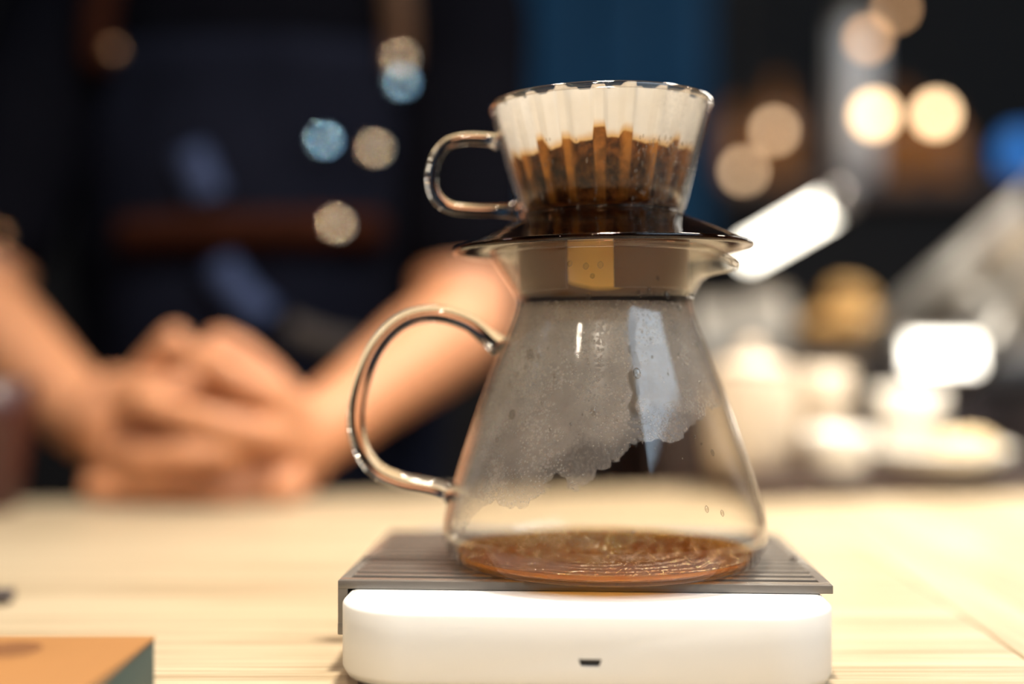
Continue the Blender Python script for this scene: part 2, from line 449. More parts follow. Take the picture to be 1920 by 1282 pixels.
# a coffee crumb on the pad
bm = bmesh.new(); lump(bm, (0, 0, 0.0007), 0.0011, (1.3, 1, 0.7), sub=1)
for v in bm.verts: v.co += noise.noise_vector(v.co * 900) * 0.0003
me = bpy.data.meshes.new('coffee_crumb'); bm.to_mesh(me); bm.free()
p = P(1488, 1049, 2300 * 0.0745 / (1049 - 657))
tag(link('coffee_crumb', me, M['coffee']), 'tiny brown coffee crumb on the right of the grey pad', 'crumb').location = (p.x, p.y, HG)

# ------------------------------------------------------------------ carafe
PXM = AY / F             # metres per pixel at the axis
def rz(r, y):            # silhouette radius and row in pixels -> (radius, height above pad)
    Rm = r * PXM; return (Rm / math.sqrt(1 + (r / F) ** 2), EYE - (y - HOR) * PXM - HG)
ca = empty('glass_carafe', (AX, AY, HG), 0, 'clear glass coffee carafe with loop handle on the grey pad, misted inside', 'carafe')
outer_px = [(213, 476), (214, 482), (206, 496), (190, 520), (173, 546), (166, 562), (168, 580), (178, 610), (197, 658), (224, 728), (252, 806), (277, 880), (297, 948), (304, 980), (305, 996), (302, 1012)]
op = [rz(*q) for q in outer_px]
op += [(0.0540, 0.0024), (0.0512, 0.0008), (0.0470, 0.0001)]
op_s = [(v.x, v.y) for v in spline([(r, z, 0) for r, z in op], 5)]
TH = 0.0013
def offset(prof, th):
    out = []
    for i, (r, z) in enumerate(prof):
        a = prof[max(i - 1, 0)]; b = prof[min(i + 1, len(prof) - 1)]
        t = Vector((b[0] - a[0], b[1] - a[1])); t.normalize()
        out.append((r + t.y * th, z - t.x * th))   # towards the axis
    return out
inner = offset(op_s, TH)
rim = [(op_s[0][0] - 0.0001, op_s[0][1] + 0.0008), ((op_s[0][0] + inner[0][0]) / 2, op_s[0][1] + 0.0013), (inner[0][0] + 0.0001, inner[0][1] + 0.0009)]
ztop = op_s[0][1]
def spout(r, z, t):
    a = math.atan2(math.sin(t - R(-12)), math.cos(t - R(-12)))
    wa = math.exp(-(a / R(11)) ** 2)
    k = max(0.0, min(1.0, (z - (ztop - 0.010)) / 0.0095)); k = k * k * (3 - 2 * k)
    r2 = r + 0.0072 * wa * k; z2 = z - 0.0042 * wa * k
    return (r2 * math.cos(t), r2 * math.sin(t), z2)
prof = [(0.0, 0.0001)] + op_s[::-1] + rim + inner + [(0.0, inner[-1][1])]
lathe('glass_body', prof, M['glass'], ca, segs=160, fn=spout)
# thick rolled lip
lip = []
for k in range(12):
    a = 2 * math.pi * k / 12
    lip.append(((op_s[0][0] + inner[0][0]) / 2 + 0.0011 * math.cos(a), ztop + 0.0004 + 0.0012 * math.sin(a)))
lathe('lip', lip, M['rim_glass'], ca, segs=160, closed=True, fn=spout)
# handle: a solid bent glass rod
hp = [(936, 650), (914, 632), (872, 602), (812, 587), (752, 602), (704, 650), (675, 718), (664, 786), (675, 842), (704, 882), (750, 903), (800, 912), (834, 920), (848, 926)]
pts = [Vector((P(x, y, AY).x - AX, 0.004 * math.sin(i / 13 * math.pi), P(x, y, AY).z - HG)) for i, (x, y) in enumerate(hp)]
pts = spline(pts, 6)
rr = [0.0031 + 0.0009 * math.exp(-(i / 5) ** 2) + 0.0009 * math.exp(-((len(pts) - 1 - i) / 5) ** 2) for i in range(len(pts))]
tube('handle', pts, rr, M['rod'], ca, segs=24)

# condensation inside the carafe
def carafe_edge(t, xyz, v):
    n = t.noise(v, 62, 3, 0.55); n2 = t.noise(v, 300, 2, 0.5)
    lim = t.math('ADD', t.math('MULTIPLY', xyz['X'], 0.42), 0.0395)     # lower edge climbs to the right
    lim = t.math('ADD', lim, t.math('MULTIPLY', t.math('SUBTRACT', n, 0.5), 0.034))
    lim = t.math('ADD', lim, t.math('MULTIPLY', t.math('SUBTRACT', n2, 0.5), 0.004))
    d = t.math('SUBTRACT', xyz['Z'], lim)
    m = t.ramp(d, -0.0003, 0.0010)
    # a run of water has wiped a wavy channel through the mist on the near side
    n3 = t.noise(t.coord((0.3, 0.3, 1)), 110, 2)
    dx = t.math('ABSOLUTE', t.math('SUBTRACT', xyz['X'], t.math('ADD', 0.0070, t.math('MULTIPLY', t.math('SUBTRACT', n3, 0.5), 0.012))))
    ch = t.math('SUBTRACT', 1.0, t.ramp(dx, 0.0007, 0.0017))
    zz = t.math('MULTIPLY', t.ramp(xyz['Z'], 0.052, 0.056), t.math('SUBTRACT', 1.0, t.ramp(xyz['Z'], 0.083, 0.087)))
    near = t.math('SUBTRACT', 1.0, t.ramp(xyz['Y'], -0.01, 0.01))
    return t.math('MULTIPLY', m, t.math('SUBTRACT', 1.0, t.math('MULTIPLY', t.math('MULTIPLY', ch, zz), near)))
M['fog'] = fog_mat('carafe_condensation', 0.42, carafe_edge, 900)
fog_in = offset(op_s, TH + 0.0003)
fp = [q for q in fog_in if 0.006 < q[1] < ztop - 0.017]
lathe('condensation', fp, M['fog'], ca, segs=128)
M['water'] = thin_glass('water_drop', (0.93, 0.92, 0.9), (0.12, 0.10, 0.08), 0.02, 1.6, 2.0)
# loose water drops clinging to the front of the glass
bm = bmesh.new(); rnd = random.Random(3)
def rad_at(z):
    for (r0, z0), (r1, z1) in zip(op_s, op_s[1:]):
        if z1 <= z <= z0: return r1 + (r0 - r1) * (z - z1) / max(z0 - z1, 1e-9)
    return 0.05
drops = [(995, 664, 1.5), (960, 780, 1.4), (1012, 668, .8), (985, 690, .7), (968, 705, .8), (1040, 705, .6), (1195, 700, 1.3), (1110, 770, .9), (1325, 645, .7), (1340, 850, .8),
         (955, 722, .8), (930, 830, .8), (1290, 575, 1.0), (1262, 548, 1.1), (1225, 540, .9), (1240, 518, .7), (1100, 497, 1.0), (1127, 495, 1.0), (1070, 492, .9), (1113, 515, .8), (1106, 552, .8), (1204, 545, .8),
         (1150, 1080, .5), (1178, 985, .7), (1320, 950, .8), (1352, 960, .8)]
for _ in range(60):
    drops.append((rnd.uniform(960, 1330), rnd.uniform(575, 860), rnd.uniform(0.18, 0.5)))
for x, y, s in drops:
    z = EYE - (y - HOR) * (AY - 0.04) / F - HG; r = rad_at(z); xx = P(x, y, AY - 0.04).x - AX
    if abs(xx) > r * 0.97: continue
    a = -math.acos(xx / r)
    c = Vector((r * math.cos(a), r * math.sin(a), z)); nrm = Vector((math.cos(a), math.sin(a), 0.3)).normalized()
    lump(bm, c, 0.001 * s, (1, 1.15 + 0.4 * rnd.random(), 0.4), nrm.to_track_quat('Z', 'Y').to_matrix(), sub=2 if s > 0.6 else 1)
me = bpy.data.meshes.new('water_drops'); bm.to_mesh(me); bm.free()
tag(link('water_drops', me, M['water'], ca), 'small water drops clinging to the glass', kind='stuff')

# brewed coffee in the bottom
def liquid_mat():
    t = NT('brewed_coffee')
    v = t.coord(); wv = t.n('TexWave', wave_type='RINGS', rings_direction='Z'); t.l(v, wv.inputs['Vector'])
    wv.inputs['Scale'].default_value = 55; wv.inputs['Distortion'].default_value = 6; wv.inputs['Detail'].default_value = 3; wv.inputs['Detail Scale'].default_value = 2.2
    h = t.math('ADD', wv.outputs['Fac'], t.math('MULTIPLY', t.noise(v, 190, 3), 1.4))
    nb = t.bump(h, 1.0, 0.0022)
    tr = t.n('BsdfTransparent'); t.col(tr, (0.96, 0.71, 0.31))
    tl = t.n('BsdfTranslucent'); t.col(tl, (0.92, 0.46, 0.08))
    gl = t.n('BsdfGlossy'); gl.inputs['Roughness'].default_value = 0.06; t.l(nb, gl.inputs['Normal'])
    t.col(gl, (1.0, 0.82, 0.52))
    body = t.mix(0.36, tr.outputs[0], tl.outputs[0])
    lw = t.n('LayerWeight'); lw.inputs[0].default_value = 0.5
    fr = t.math('ADD', t.math('MULTIPLY', t.math('POWER', lw.outputs['Facing'], 5.0), 0.55), 0.05, clamp=True)
    return t.done(t.mix(fr, body, gl.outputs[0]))
M['liquid'] = liquid_mat()
lz = EYE - (1030 - HOR) * PXM
liq = empty('brewed_coffee', (AX, AY, HG + 0.0016), 0, 'shallow pool of amber coffee in the bottom of the carafe', 'coffee')
lh = lz - (HG + 0.0016)
lathe('surface', [(0.0, lh), (0.012, lh), (0.026, lh), (0.040, lh), (0.0505, lh), (0.0520, lh + 0.0003)], M['liquid'], liq, segs=96)
lathe('depth', [(0.0518, lh), (0.0510, lh * 0.5), (0.0480, 0.0003), (0.0, 0.0)], M['liquid'], liq, segs=96)

# ------------------------------------------------------------------ dripper
TILT = R(1.0)
dz0 = rz(0, 455)[1]
dr = empty('glass_dripper', (AX - 0.0004, AY, HG + dz0), 0, 'clear glass coffee dripper with small loop handle and smoky brown brim on the carafe', 'dripper')
dr.rotation_euler = (0, -TILT, 0)
def dz(r, y): a = rz(r, y); return (a[0], a[1] - dz0)
# brim: broad shallow cone with a bulged edge
bt = [(146, 398), (152, 408), (200, 430), (250, 452), (274, 462)]
btp = [dz(*q) for q in bt]
bp_ = [(v.x, v.y) for v in spline([(r, z, 0) for r, z in btp], 6)]
edge_c = (dz(277, 467)); er = 0.0011
edge = [(edge_c[0] + er * math.cos(a), edge_c[1] + er * math.sin(a)) for a in [R(60 - 30 * k) for k in range(8)]]
under = [dz(q[0] - 4, q[1] + 9) for q in bt[::-1]]
lathe('brim', bp_ + edge + under, M['smoke'], dr, segs=160, closed=True)
# skirt below the brim, with a notch at the front
sk_r = dz(160, 500)[0]; sk_t = dz(0, 428)[1]; sk_b = dz(0, 546)[1]
V, Fc = [], []; nseg = 120
a0, a1 = math.acos((1140 - 1132) / 160), math.acos((1056 - 1132) / 160)
lo, hi = -a1, -a0          # notch at the front
arc = [hi + (2 * math.pi - (a1 - a0)) * k / nseg for k in range(nseg + 1)]
for a in arc:
    for r_, z_ in ((sk_r, sk_t), (sk_r - 0.0002, sk_b), (sk_r - 0.0018, sk_b), (sk_r - 0.0016, sk_t)):
        V.append((r_ * math.cos(a), r_ * math.sin(a), z_))
for k in range(nseg):
    for j in range(4):
        Fc.append((4 * k + j, 4 * k + (j + 1) % 4, 4 * k + 4 + (j + 1) % 4, 4 * k + 4 + j))
Fc += [(0, 1, 2, 3), (4 * nseg, 4 * nseg + 3, 4 * nseg + 2, 4 * nseg + 1)]
auto(mesh('skirt', V, Fc, M['skirt'], dr), 40)
# glass cup
cup_o = [(208, 203), (207, 210), (199, 238), (187, 280), (175, 322), (163, 364), (152, 402)]
cop = [dz(*q) for q in cup_o]
cin = offset(cop, 0.0014)
zf = cop[-1][1]
cup = [(0.0, zf - 0.0006)] + [(cop[-1][0] - 0.002, zf - 0.0006)] + cop[::-1] + [(cop[0][0] - 0.0002, cop[0][1] + 0.0007), (cin[0][0] + 0.0004, cin[0][1] + 0.0010)] + cin + [(cin[-1][0] - 0.003, zf + 0.0012), (0.0, zf + 0.0012)]
lathe('cup', cup, M['glass'], dr, segs=128)
rb = [(cop[0][0] - 0.0007 + 0.0012 * math.cos(R(30 * k)), cop[0][1] + 0.0003 + 0.0012 * math.sin(R(30 * k))) for k in range(12)]
lathe('outlet', [dz(20, 540), dz(60, 530), dz(118, 480), dz(124, 425)], M['amber_outlet'], dr, segs=64)  # bright amber cone added to stand for golden light in the notch
lathe('rim', rb, M['rim_glass'], dr, segs=128, closed=True)
hp = [(940, 262), (922, 258), (878, 256), (842, 266), (820, 296), (813, 330), (821, 362), (846, 384), (890, 390), (940, 391), (976, 393)]
pts = spline([Vector((P(x, y, AY).x - AX, 0, P(x, y, AY).z - HG - dz0)) for x, y in hp], 6)
rr = [0.00225 + 0.0010 * math.exp(-(i / 4) ** 2) + 0.0012 * math.exp(-((len(pts) - 1 - i) / 4) ** 2) for i in range(len(pts))]
tube('handle', pts, rr, M['rod'], dr, segs=20)

# condensation on the inside of the cup, thick on the right
def cup_edge(t, xyz, v):
    n = t.noise(v, 90, 3)
    a = t.ramp(t.math('ADD', xyz['X'], t.math('MULTIPLY', t.math('SUBTRACT', n, 0.5), 0.012)), 0.010, 0.022)
    b = t.math('SUBTRACT', 1.0, t.ramp(xyz['X'], -0.032, -0.018))
    return t.math('ADD', t.math('ADD', t.math('MULTIPLY', a, 0.85), t.math('MULTIPLY', b, 0.8)), 0.0)
M['cupfog'] = fog_mat('cup_condensation', 0.30, cup_edge, 700)
lathe('condensation', offset(cop, 0.0017), M['cupfog'], dr, segs=96)

# water drops clinging to the right of the cup
M['water_bright'] = thin_glass('bright_water_drop', (0.95, 0.93, 0.9), (0.35, 0.28, 0.22), 0.08, 4.0, 2.0)
bm = bmesh.new(); rnd = random.Random(11)
for _ in range(230):
    x, y = rnd.uniform(1190, 1312), rnd.uniform(258, 398); s_ = rnd.uniform(0.25, 0.62)
    if rnd.random() < 0.15: x = rnd.uniform(1000, 1190)
    z = EYE - (y - HOR) * (AY - 0.028) / F - HG - dz0; xx = P(x, y, AY - 0.028).x - AX
    r = cop[-1][0] + (cop[0][0] - cop[-1][0]) * (z - cop[-1][1]) / (cop[0][1] - cop[-1][1]) - 0.0001
    if abs(xx) > r * 0.97: continue
    a = -math.acos(xx / r); nrm = Vector((math.cos(a), math.sin(a), -0.28)).normalized()
    lump(bm, (r * math.cos(a), r * math.sin(a), z), 0.001 * s_, (0.8, 1.3 + 0.6 * rnd.random(), 0.45), nrm.to_track_quat('Z', 'Y').to_matrix(), sub=2)
me = bpy.data.meshes.new('water_drops'); bm.to_mesh(me); bm.free()
tag(link('water_drops', me, M['water_bright'], dr), 'small water drops clinging to the right of the cup', kind='stuff')

# pleated paper filter (stands in the dripper)
NF = 20
fl = empty('paper_filter', dr.location, 0, 'pleated white paper filter soaked brown below, inside the glass dripper', 'filter')
fl.rotation_euler = dr.rotation_euler
f_in = offset(cop, 0.0019)
ft, fb = (f_in[0][0], f_in[0][1] + 0.0009), (f_in[-1][0], f_in[-1][1] + 0.0016)
segs, rows = NF * 12, 36
V, Fc, ridge, soak = [], [], [], []
rndf = random.Random(5)
phase = R(-90) + R(360 / NF) * 0.14
wob = [rndf.uniform(-0.10, 0.10) for _ in range(NF)]; rid_h = [rndf.uniform(0.0, 1.0) for _ in range(NF)]; top_j = [rndf.uniform(-0.0005, 0.0005) for _ in range(NF)]
lvl_f = EYE - (262 - HOR) * (AY - 0.036) / F - HG - dz0
for j in range(rows + 1):
    s = j / rows; r0 = ft[0] + (fb[0] - ft[0]) * s; z = ft[1] + (fb[1] - ft[1]) * s
    for k in range(segs):
        u = k / 12.0; idx = int(u) % NF; fr = u - int(u)
        t = phase + 2 * math.pi * k / segs
        cpos = abs(fr - 0.5 - wob[idx]) / 0.5
        e = max(0.0, min(1.0, (0.40 - cpos) / 0.10 + 0.5)); e = e * e * (3 - 2 * e)     # 1 on a ridge
        r = r0 - 0.0024 * (1 - e) * (1 - 0.35 * s) - 0.0002
        V.append((r * math.cos(t), r * math.sin(t), z + (top_j[idx] - 0.0010 * (1 - e)) * (1 - s) ** 4))
        ridge.append(e)
        # coffee level: higher at the back-left of the camera, small peaks on a few ridges
        side = math.cos(t) * 1.0
        lvl = lvl_f + 0.0020 * math.exp(-((side) / 0.40) ** 2) - 0.0022 * max(0, -side - .3) + 0.0034 * e * max(0.0, rid_h[idx] - 0.45) / 0.55
        soak.append(max(0.0, min(1.0, 0.5 + (lvl - z) / 0.012)))
for j in range(rows):
    for k in range(segs):
        k2 = (k + 1) % segs; Fc.append((j * segs + k, j * segs + k2, (j + 1) * segs + k2, (j + 1) * segs + k))
cidx = len(V); V.append((0, 0, fb[1])); ridge.append(0); soak.append(1)
for k in range(segs): Fc.append((rows * segs + k, rows * segs + (k + 1) % segs, cidx))
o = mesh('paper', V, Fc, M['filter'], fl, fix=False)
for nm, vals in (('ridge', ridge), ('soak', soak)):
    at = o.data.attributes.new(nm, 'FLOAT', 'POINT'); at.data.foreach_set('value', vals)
# bed of grounds inside the filter
cz = lvl_f - 0.001
def bed_r(z): s = (ft[1] - z) / (ft[1] - fb[1]); return ft[0] + (fb[0] - ft[0]) * s - 0.0030
gprof = [(0.0, fb[1] + 0.0006), (bed_r(fb[1]) - 0.001, fb[1] + 0.0006), (bed_r(fb[1] + 0.001), fb[1] + 0.001), (bed_r(cz - 0.004), cz - 0.004), (bed_r(cz), cz), (bed_r(cz) * 0.7, cz - 0.002), (bed_r(cz) * 0.35, cz - 0.0045), (0.0, cz - 0.005)]
gr = lathe('coffee_grounds', gprof, M['coffee'], None, segs=64)
gr.location = dr.location; gr.rotation_euler = dr.rotation_euler
tag(gr, 'dark wet coffee grounds inside the paper filter', 'coffee grounds')

# ------------------------------------------------------------------ things on the near table
M['kraft'] = pbr('kraft_card', (0.30, 0.135, 0.038), 0.6, var=0.12, vscale=25)
M['kraft_print'] = pbr('dark_print', (0.16, 0.06, 0.015), 0.6)
M['teal_card'] = pbr('teal_card', (0.025, 0.060, 0.058), 0.6, var=0.15)
bx = P(290, 1192, 0.352)
kb = empty('card_box', (bx.x, bx.y, 0), R(0), 'flat box with brown top and dark teal sides at the near left of the table', 'box')
hb = bx.z
box('carton', -0.16, 0.0, -0.11, 0.0, 0.0, hb - 0.0008, M['teal_card'], kb, bev=0.0006)
box('lid_sheet', -0.1605, 0.0003, -0.1105, 0.0003, hb - 0.0008, hb, M['kraft'], kb, bev=0.0003)
pc = P(18, 1222, 0.336)
lathe('printed_mark', [(0, 0), (0.006, 0), (0.0085, 0.00002)], M['kraft_print'], kb, segs=32).location = (pc.x - bx.x, pc.y - bx.y, hb + 0.0001)
# end of a dark spoon reaching in from the left
M['dark_metal'] = pbr('dark_metal', (0.10, 0.085, 0.085), 0.35, metal=0.6)
e0 = P(32, 1126, 0.505); 
sp = empty('spoon', (e0.x, e0.y, 0), 0, 'dark spoon lying on the table at the left edge', 'spoon')
tube('handle', spline([Vector((-0.002, 0, 0.0035)), Vector((-0.02, -0.002, 0.004)), Vector((-0.06, -0.006, 0.006)), Vector((-0.10, -0.01, 0.004))], 6), [0.0022 + 0.003 * math.exp(-(k / 6) ** 2) for k in range(19)], M['dark_metal'], sp, segs=12, flat=0.5)
bm = bmesh.new(); lump(bm, (-0.118, -0.012, 0.0042), 0.02, (1.1, 0.8, 0.2), sub=3)
me = bpy.data.meshes.new('bowl'); bm.to_mesh(me); bm.free(); link('bowl', me, M['dark_metal'], sp)
# red-brown cup at the far left
M['redbrown'] = pbr('red_brown_glaze', (0.055, 0.014, 0.009), 0.35, var=0.2)
def cup_thing(name, loc, r, h, m, label, cat, group=None, rz_=0.0, handle=True, taper=0.75):
    e = empty(name, loc, rz_, label, cat, group)
    t_ = 0.003
    lathe('bowl', [(0, 0), (r * taper * .8, 0), (r * taper * .86, 0.002), (r * taper, h * .25), (r * .95, h * .7), (r, h), (r - t_, h), (r * .95 - t_, h * .7), (r * taper - t_, h * .25), (0, t_ + .002)], m, e, segs=40)
    if handle:
        tube('handle', spline([Vector((r * .93, 0, h * .8)), Vector((r * 1.35, 0, h * .78)), Vector((r * 1.5, 0, h * .5)), Vector((r * 1.3, 0, h * .28)), Vector((r * .84, 0, h * .3))], 5), 0.0035, m, e, segs=10)
    return e
cu = P(-22, 955, 0.80)
cup_thing('coffee_cup', (cu.x, cu.y, 0), 0.030, 0.085, M['redbrown'], 'dark red-brown cup at the left edge beside the forearm', 'cup', rz_=R(150))

# ------------------------------------------------------------------ the person behind the table
M['skin'] = pbr('skin', (0.55, 0.24, 0.115), 0.5, var=0.06, vscale=40, sss=0.08)
M['shirt'] = cloth('black_shirt', (0.004, 0.004, 0.006), 0.9, var=0.3, vscale=20, spec=0.05)
M['apron'] = cloth('navy_apron', (0.008, 0.009, 0.016), 0.8, var=0.6, vscale=9, bump=0.01, spec=0.12)
M['leather'] = cloth('brown_leather', (0.030, 0.010, 0.006), 0.6, var=0.3, vscale=30)
M['hair'] = pbr('dark_hair', (0.015, 0.01, 0.008), 0.5, var=0.3, vscale=60)
M['trouser'] = cloth('dark_trousers', (0.015, 0.016, 0.022), 0.9, var=0.2)
M['dull_rivet'] = pbr('dull_brass', (0.16, 0.08, 0.04), 0.3, metal=1.0)
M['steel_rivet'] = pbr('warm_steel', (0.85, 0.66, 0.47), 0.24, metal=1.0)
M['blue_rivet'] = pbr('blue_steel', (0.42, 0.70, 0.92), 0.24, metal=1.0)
pe = empty('person', (-0.235, 1.20, -0.9), 0, 'person in black shirt and navy apron leaning on the table with clasped hands', 'person')
O = Vector((-0.235, 1.20, -0.9))
def L(v): return Vector(v) - O
def PL(x, y, d): return P(x, y, d) - O
bm = bmesh.new()
# forearms and upper arms (viewer's right, viewer's left)
wR, eR, sR = PL(590, 812, 0.875), PL(868, 606, 1.06), L((-0.045, 1.17, 0.43))
wL, eL, sL = PL(178, 800, 0.875), PL(-62, 575, 1.04), L((-0.425, 1.17, 0.43))
for w_, e_, s_ in ((wR, eR, sR), (wL, eL, sL)):
    limb(bm, [w_, w_.lerp(e_, .3), w_.lerp(e_, .7), e_, e_.lerp(s_, .5), s_], [.0265, .031, .040, .043, .046, .055])
# hands: palms face each other, fingers interlock
hR, hL = PL(535, 830, 0.862), PL(222, 795, 0.862)
limb(bm, [wR, hR + Vector((.006, .002, 0))], [.026, .028]); limb(bm, [wL, hL + Vector((-.006, .002, 0))], [.026, .028])
lump(bm, hR, .033, (1.0, .62, 1.25), sub=3); lump(bm, hL, .033, (1.0, .62, 1.2), sub=3)
lump(bm, PL(375, 800, .875), .040, (1.35, .40, 1.0), sub=3)
def fing(pix, r0, r1):
    pts_ = [PL(x, y, d) for x, y, d in pix]; n = len(pts_)
    limb(bm, pts_, [r0 + (r1 - r0) * k / (n - 1) for k in range(n)])
# fingers of the viewer's-right hand reach left across the other hand
fing([(560, 785, .850), (500, 738, .822), (430, 698, .815), (362, 664, .825), (325, 668, .85)], .0128, .0085)
fing([(545, 825, .845), (490, 812, .808), (400, 790, .795), (300, 765, .800), (238, 752, .825)], .0112, .0085)
fing([(540, 868, .850), (470, 872, .835), (400, 872, .840), (320, 830, .845)], .0105, .0080)
fing([(530, 912, .845), (420, 918, .818), (300, 916, .815), (175, 914, .822)], .0110, .0092)
# fingers of the viewer's-left hand reach right
fing([(232, 745, .850), (285, 728, .818), (350, 722, .818), (430, 745, .845)], .0110, .0085)
fing([(225, 790, .855), (280, 808, .842), (350, 812, .840), (430, 830, .848)], .0100, .0080)
fing([(195, 855, .850), (270, 860, .806), (350, 852, .796), (415, 850, .800), (455, 858, .825)], .0115, .0088)
fing([(215, 895, .852), (300, 892, .842), (400, 890, .842), (470, 895, .848)], .0095, .0076)
# thumbs stand on the top
fing([(560, 775, .862), (500, 705, .850), (450, 660, .845), (412, 640, .842)], .0125, .0100)
fing([(235, 755, .862), (275, 700, .850), (312, 655, .842), (328, 634, .840)], .0125, .0098)
# heel of the hand resting on the table
lump(bm, PL(525, 912, .835), .016, (1.3, 1, .8)); lump(bm, PL(200, 900, .850), .014, (1.2, 1, .9))
# neck and head, looking down at the table
nb, hd = L((-0.235, 1.19, 0.46)), L((-0.235, 1.13, 0.70))
limb(bm, [nb, nb.lerp(hd, .5), hd], [.060, .055, .060])
lump(bm, nb + Vector((0, .01, -.06)), .10, (1.6, .75, .8), sub=3)
lump(bm, hd + Vector((0, .005, .03)), .1, (.76, .95, 1.12), sub=3)
lump(bm, hd + Vector((0, -.055, -.045)), .05, (.95, .8, .9), sub=3)
limb(bm, [hd + Vector((0, -.088, .035)), hd + Vector((0, -.112, -.005))], [.008, .014])
for s in (-1, 1): lump(bm, hd + Vector((s * .078, .01, .012)), .03, (.3, .6, 1)); lump(bm, hd + Vector((s * .032, -.078, .04)), .014)
limb(bm, [hd + Vector((-.02, -.09, -.042)), hd + Vector((.02, -.09, -.042))], [.009, .009])
body = fused('body', bm, 0.0034, M['skin'], pe, 5)
bm = bmesh.new(); lump(bm, hd + Vector((0, .018, .055)), .1, (.84, .98, 1.05), sub=3)
for v in list(bm.verts):
    if v.co.y < hd.y - .035 and v.co.z < hd.z + .085: v.co.y = hd.y - .035
for v in bm.verts: v.co += noise.noise_vector(v.co * 40) * .006
me = bpy.data.meshes.new('hair'); bm.to_mesh(me); bm.free(); link('hair', me, M['hair'], body)
# torso in a shirt with sleeves down to the elbows
tz = [(-0.16, .165, .112), (-0.05, .160, .108), (0.10, .172, .116), (0.28, .192, .124), (0.40, .190, .115), (0.46, .150, .095), (0.50, .075, .070)]
def torso(z):
    for a, b in zip(tz, tz[1:]):
        if a[0] <= z <= b[0]:
            k = (z - a[0]) / (b[0] - a[0]); k = k * k * (3 - 2 * k); return a[1] + (b[1] - a[1]) * k, a[2] + (b[2] - a[2]) * k
    return (tz[0][1], tz[0][2]) if z < tz[0][0] else (tz[-1][1], tz[-1][2])
bm = bmesh.new(); rings = []
zs = [-0.16 + 0.66 * k / 24 for k in range(25)]
for z in zs:
    a, b = torso(z); rings.append([bm.verts.new((a * math.cos(2 * math.pi * k / 40), b * math.sin(2 * math.pi * k / 40), z + 0.9)) for k in range(40)])
for r0_, r1_ in zip(rings, rings[1:]):
    for k in range(40): bm.faces.new((r0_[k], r0_[(k + 1) % 40], r1_[(k + 1) % 40], r1_[k]))
bm.faces.new(rings[0][::-1]); bm.faces.new(rings[-1])
for e_, s_ in ((eR, sR), (eL, sL)):
    limb(bm, [e_.lerp(s_, .22), e_.lerp(s_, .6), s_ + Vector((0, .01, -.005)), Vector((0, 0, s_.z - .02))], [.056, .060, .066, .08])
shirt = fused('shirt', bm, 0.007, M['shirt'], pe, 3)
# apron shell in front
V, Fc = [], []; na, nz = 28, 30
for i in range(nz + 1):
    z = -0.40 + 0.78 * i / nz; a, b = torso(z)
    half = R(78) if z < 0.12 else R(78 - 40 * min(1, (z - 0.12) / 0.22))
    for k in range(na + 1):
        t = R(-90) - half + 2 * half * k / na
        off = .012 + .006 * noise.noise(Vector((t * 3, z * 5, 1.3))) + .004 * noise.noise(Vector((t * 9, z * 3, 4)))
        V.append(((a + off) * math.cos(t), (b + off) * math.sin(t), z + 0.9))
for i in range(nz):
    for k in range(na):
        q = i * (na + 1) + k; Fc.append((q, q + 1, q + na + 2, q + na + 1))
ap = mesh('apron', V, Fc, M['apron'], pe); md = ap.modifiers.new('s', 'SOLIDIFY'); md.thickness = 0.002; bake(ap)
def apron_pt(x, y, d=1.075):
    p_ = PL(x, y, d); z = p_.z - 0.9; a, b = torso(z)
    xx = max(-a * .98, min(a * .98, p_.x)); return Vector((xx, -(b + .012) * math.sqrt(1 - (xx / (a + .012)) ** 2), p_.z)), xx / a
# leather strap across the apron
pts = []
for k in range(25):
    x = 230 + 480 * k / 24; p_, _ = apron_pt(x, 440 - 0.02 * (x - 230)); pts.append(p_ + Vector((0, -.004, 0)))
tube('leather_strap', pts, 0.017, M['leather'], ap, segs=10, flat=1.0)
M['strap'] = pbr('tan_strap', (0.07, 0.036, 0.020), 0.7, var=0.2, vscale=30, spec=0.1)
for s in (-1, 1):   # neck straps
    p0 = Vector((s * .135, -.105, 1.255)); p1 = Vector((s * .132, -.10, 1.32)); p2 = Vector((s * .11, -.06, 1.385)); p3 = Vector((s * .07, -.01, 1.42))
    tube('neck_strap', spline([p0, p1, p2, p3], 6), 0.014, M['strap'] if s > 0 else M['leather'], ap, segs=8)
M['blue_cloth'] = cloth('steel_blue_cloth', (0.045, 0.060, 0.12), var=0.3)  # cool reflections on the apron, put in as blue strips
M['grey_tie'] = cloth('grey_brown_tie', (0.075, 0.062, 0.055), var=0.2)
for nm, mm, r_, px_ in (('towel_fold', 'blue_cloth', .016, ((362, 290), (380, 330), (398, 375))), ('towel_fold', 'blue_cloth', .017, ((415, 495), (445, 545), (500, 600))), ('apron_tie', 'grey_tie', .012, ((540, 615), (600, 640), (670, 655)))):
    tube(nm, spline([apron_pt(*q)[0] + Vector((0, -.002, 0)) for q in px_], 6), r_, M[mm], ap, segs=12)
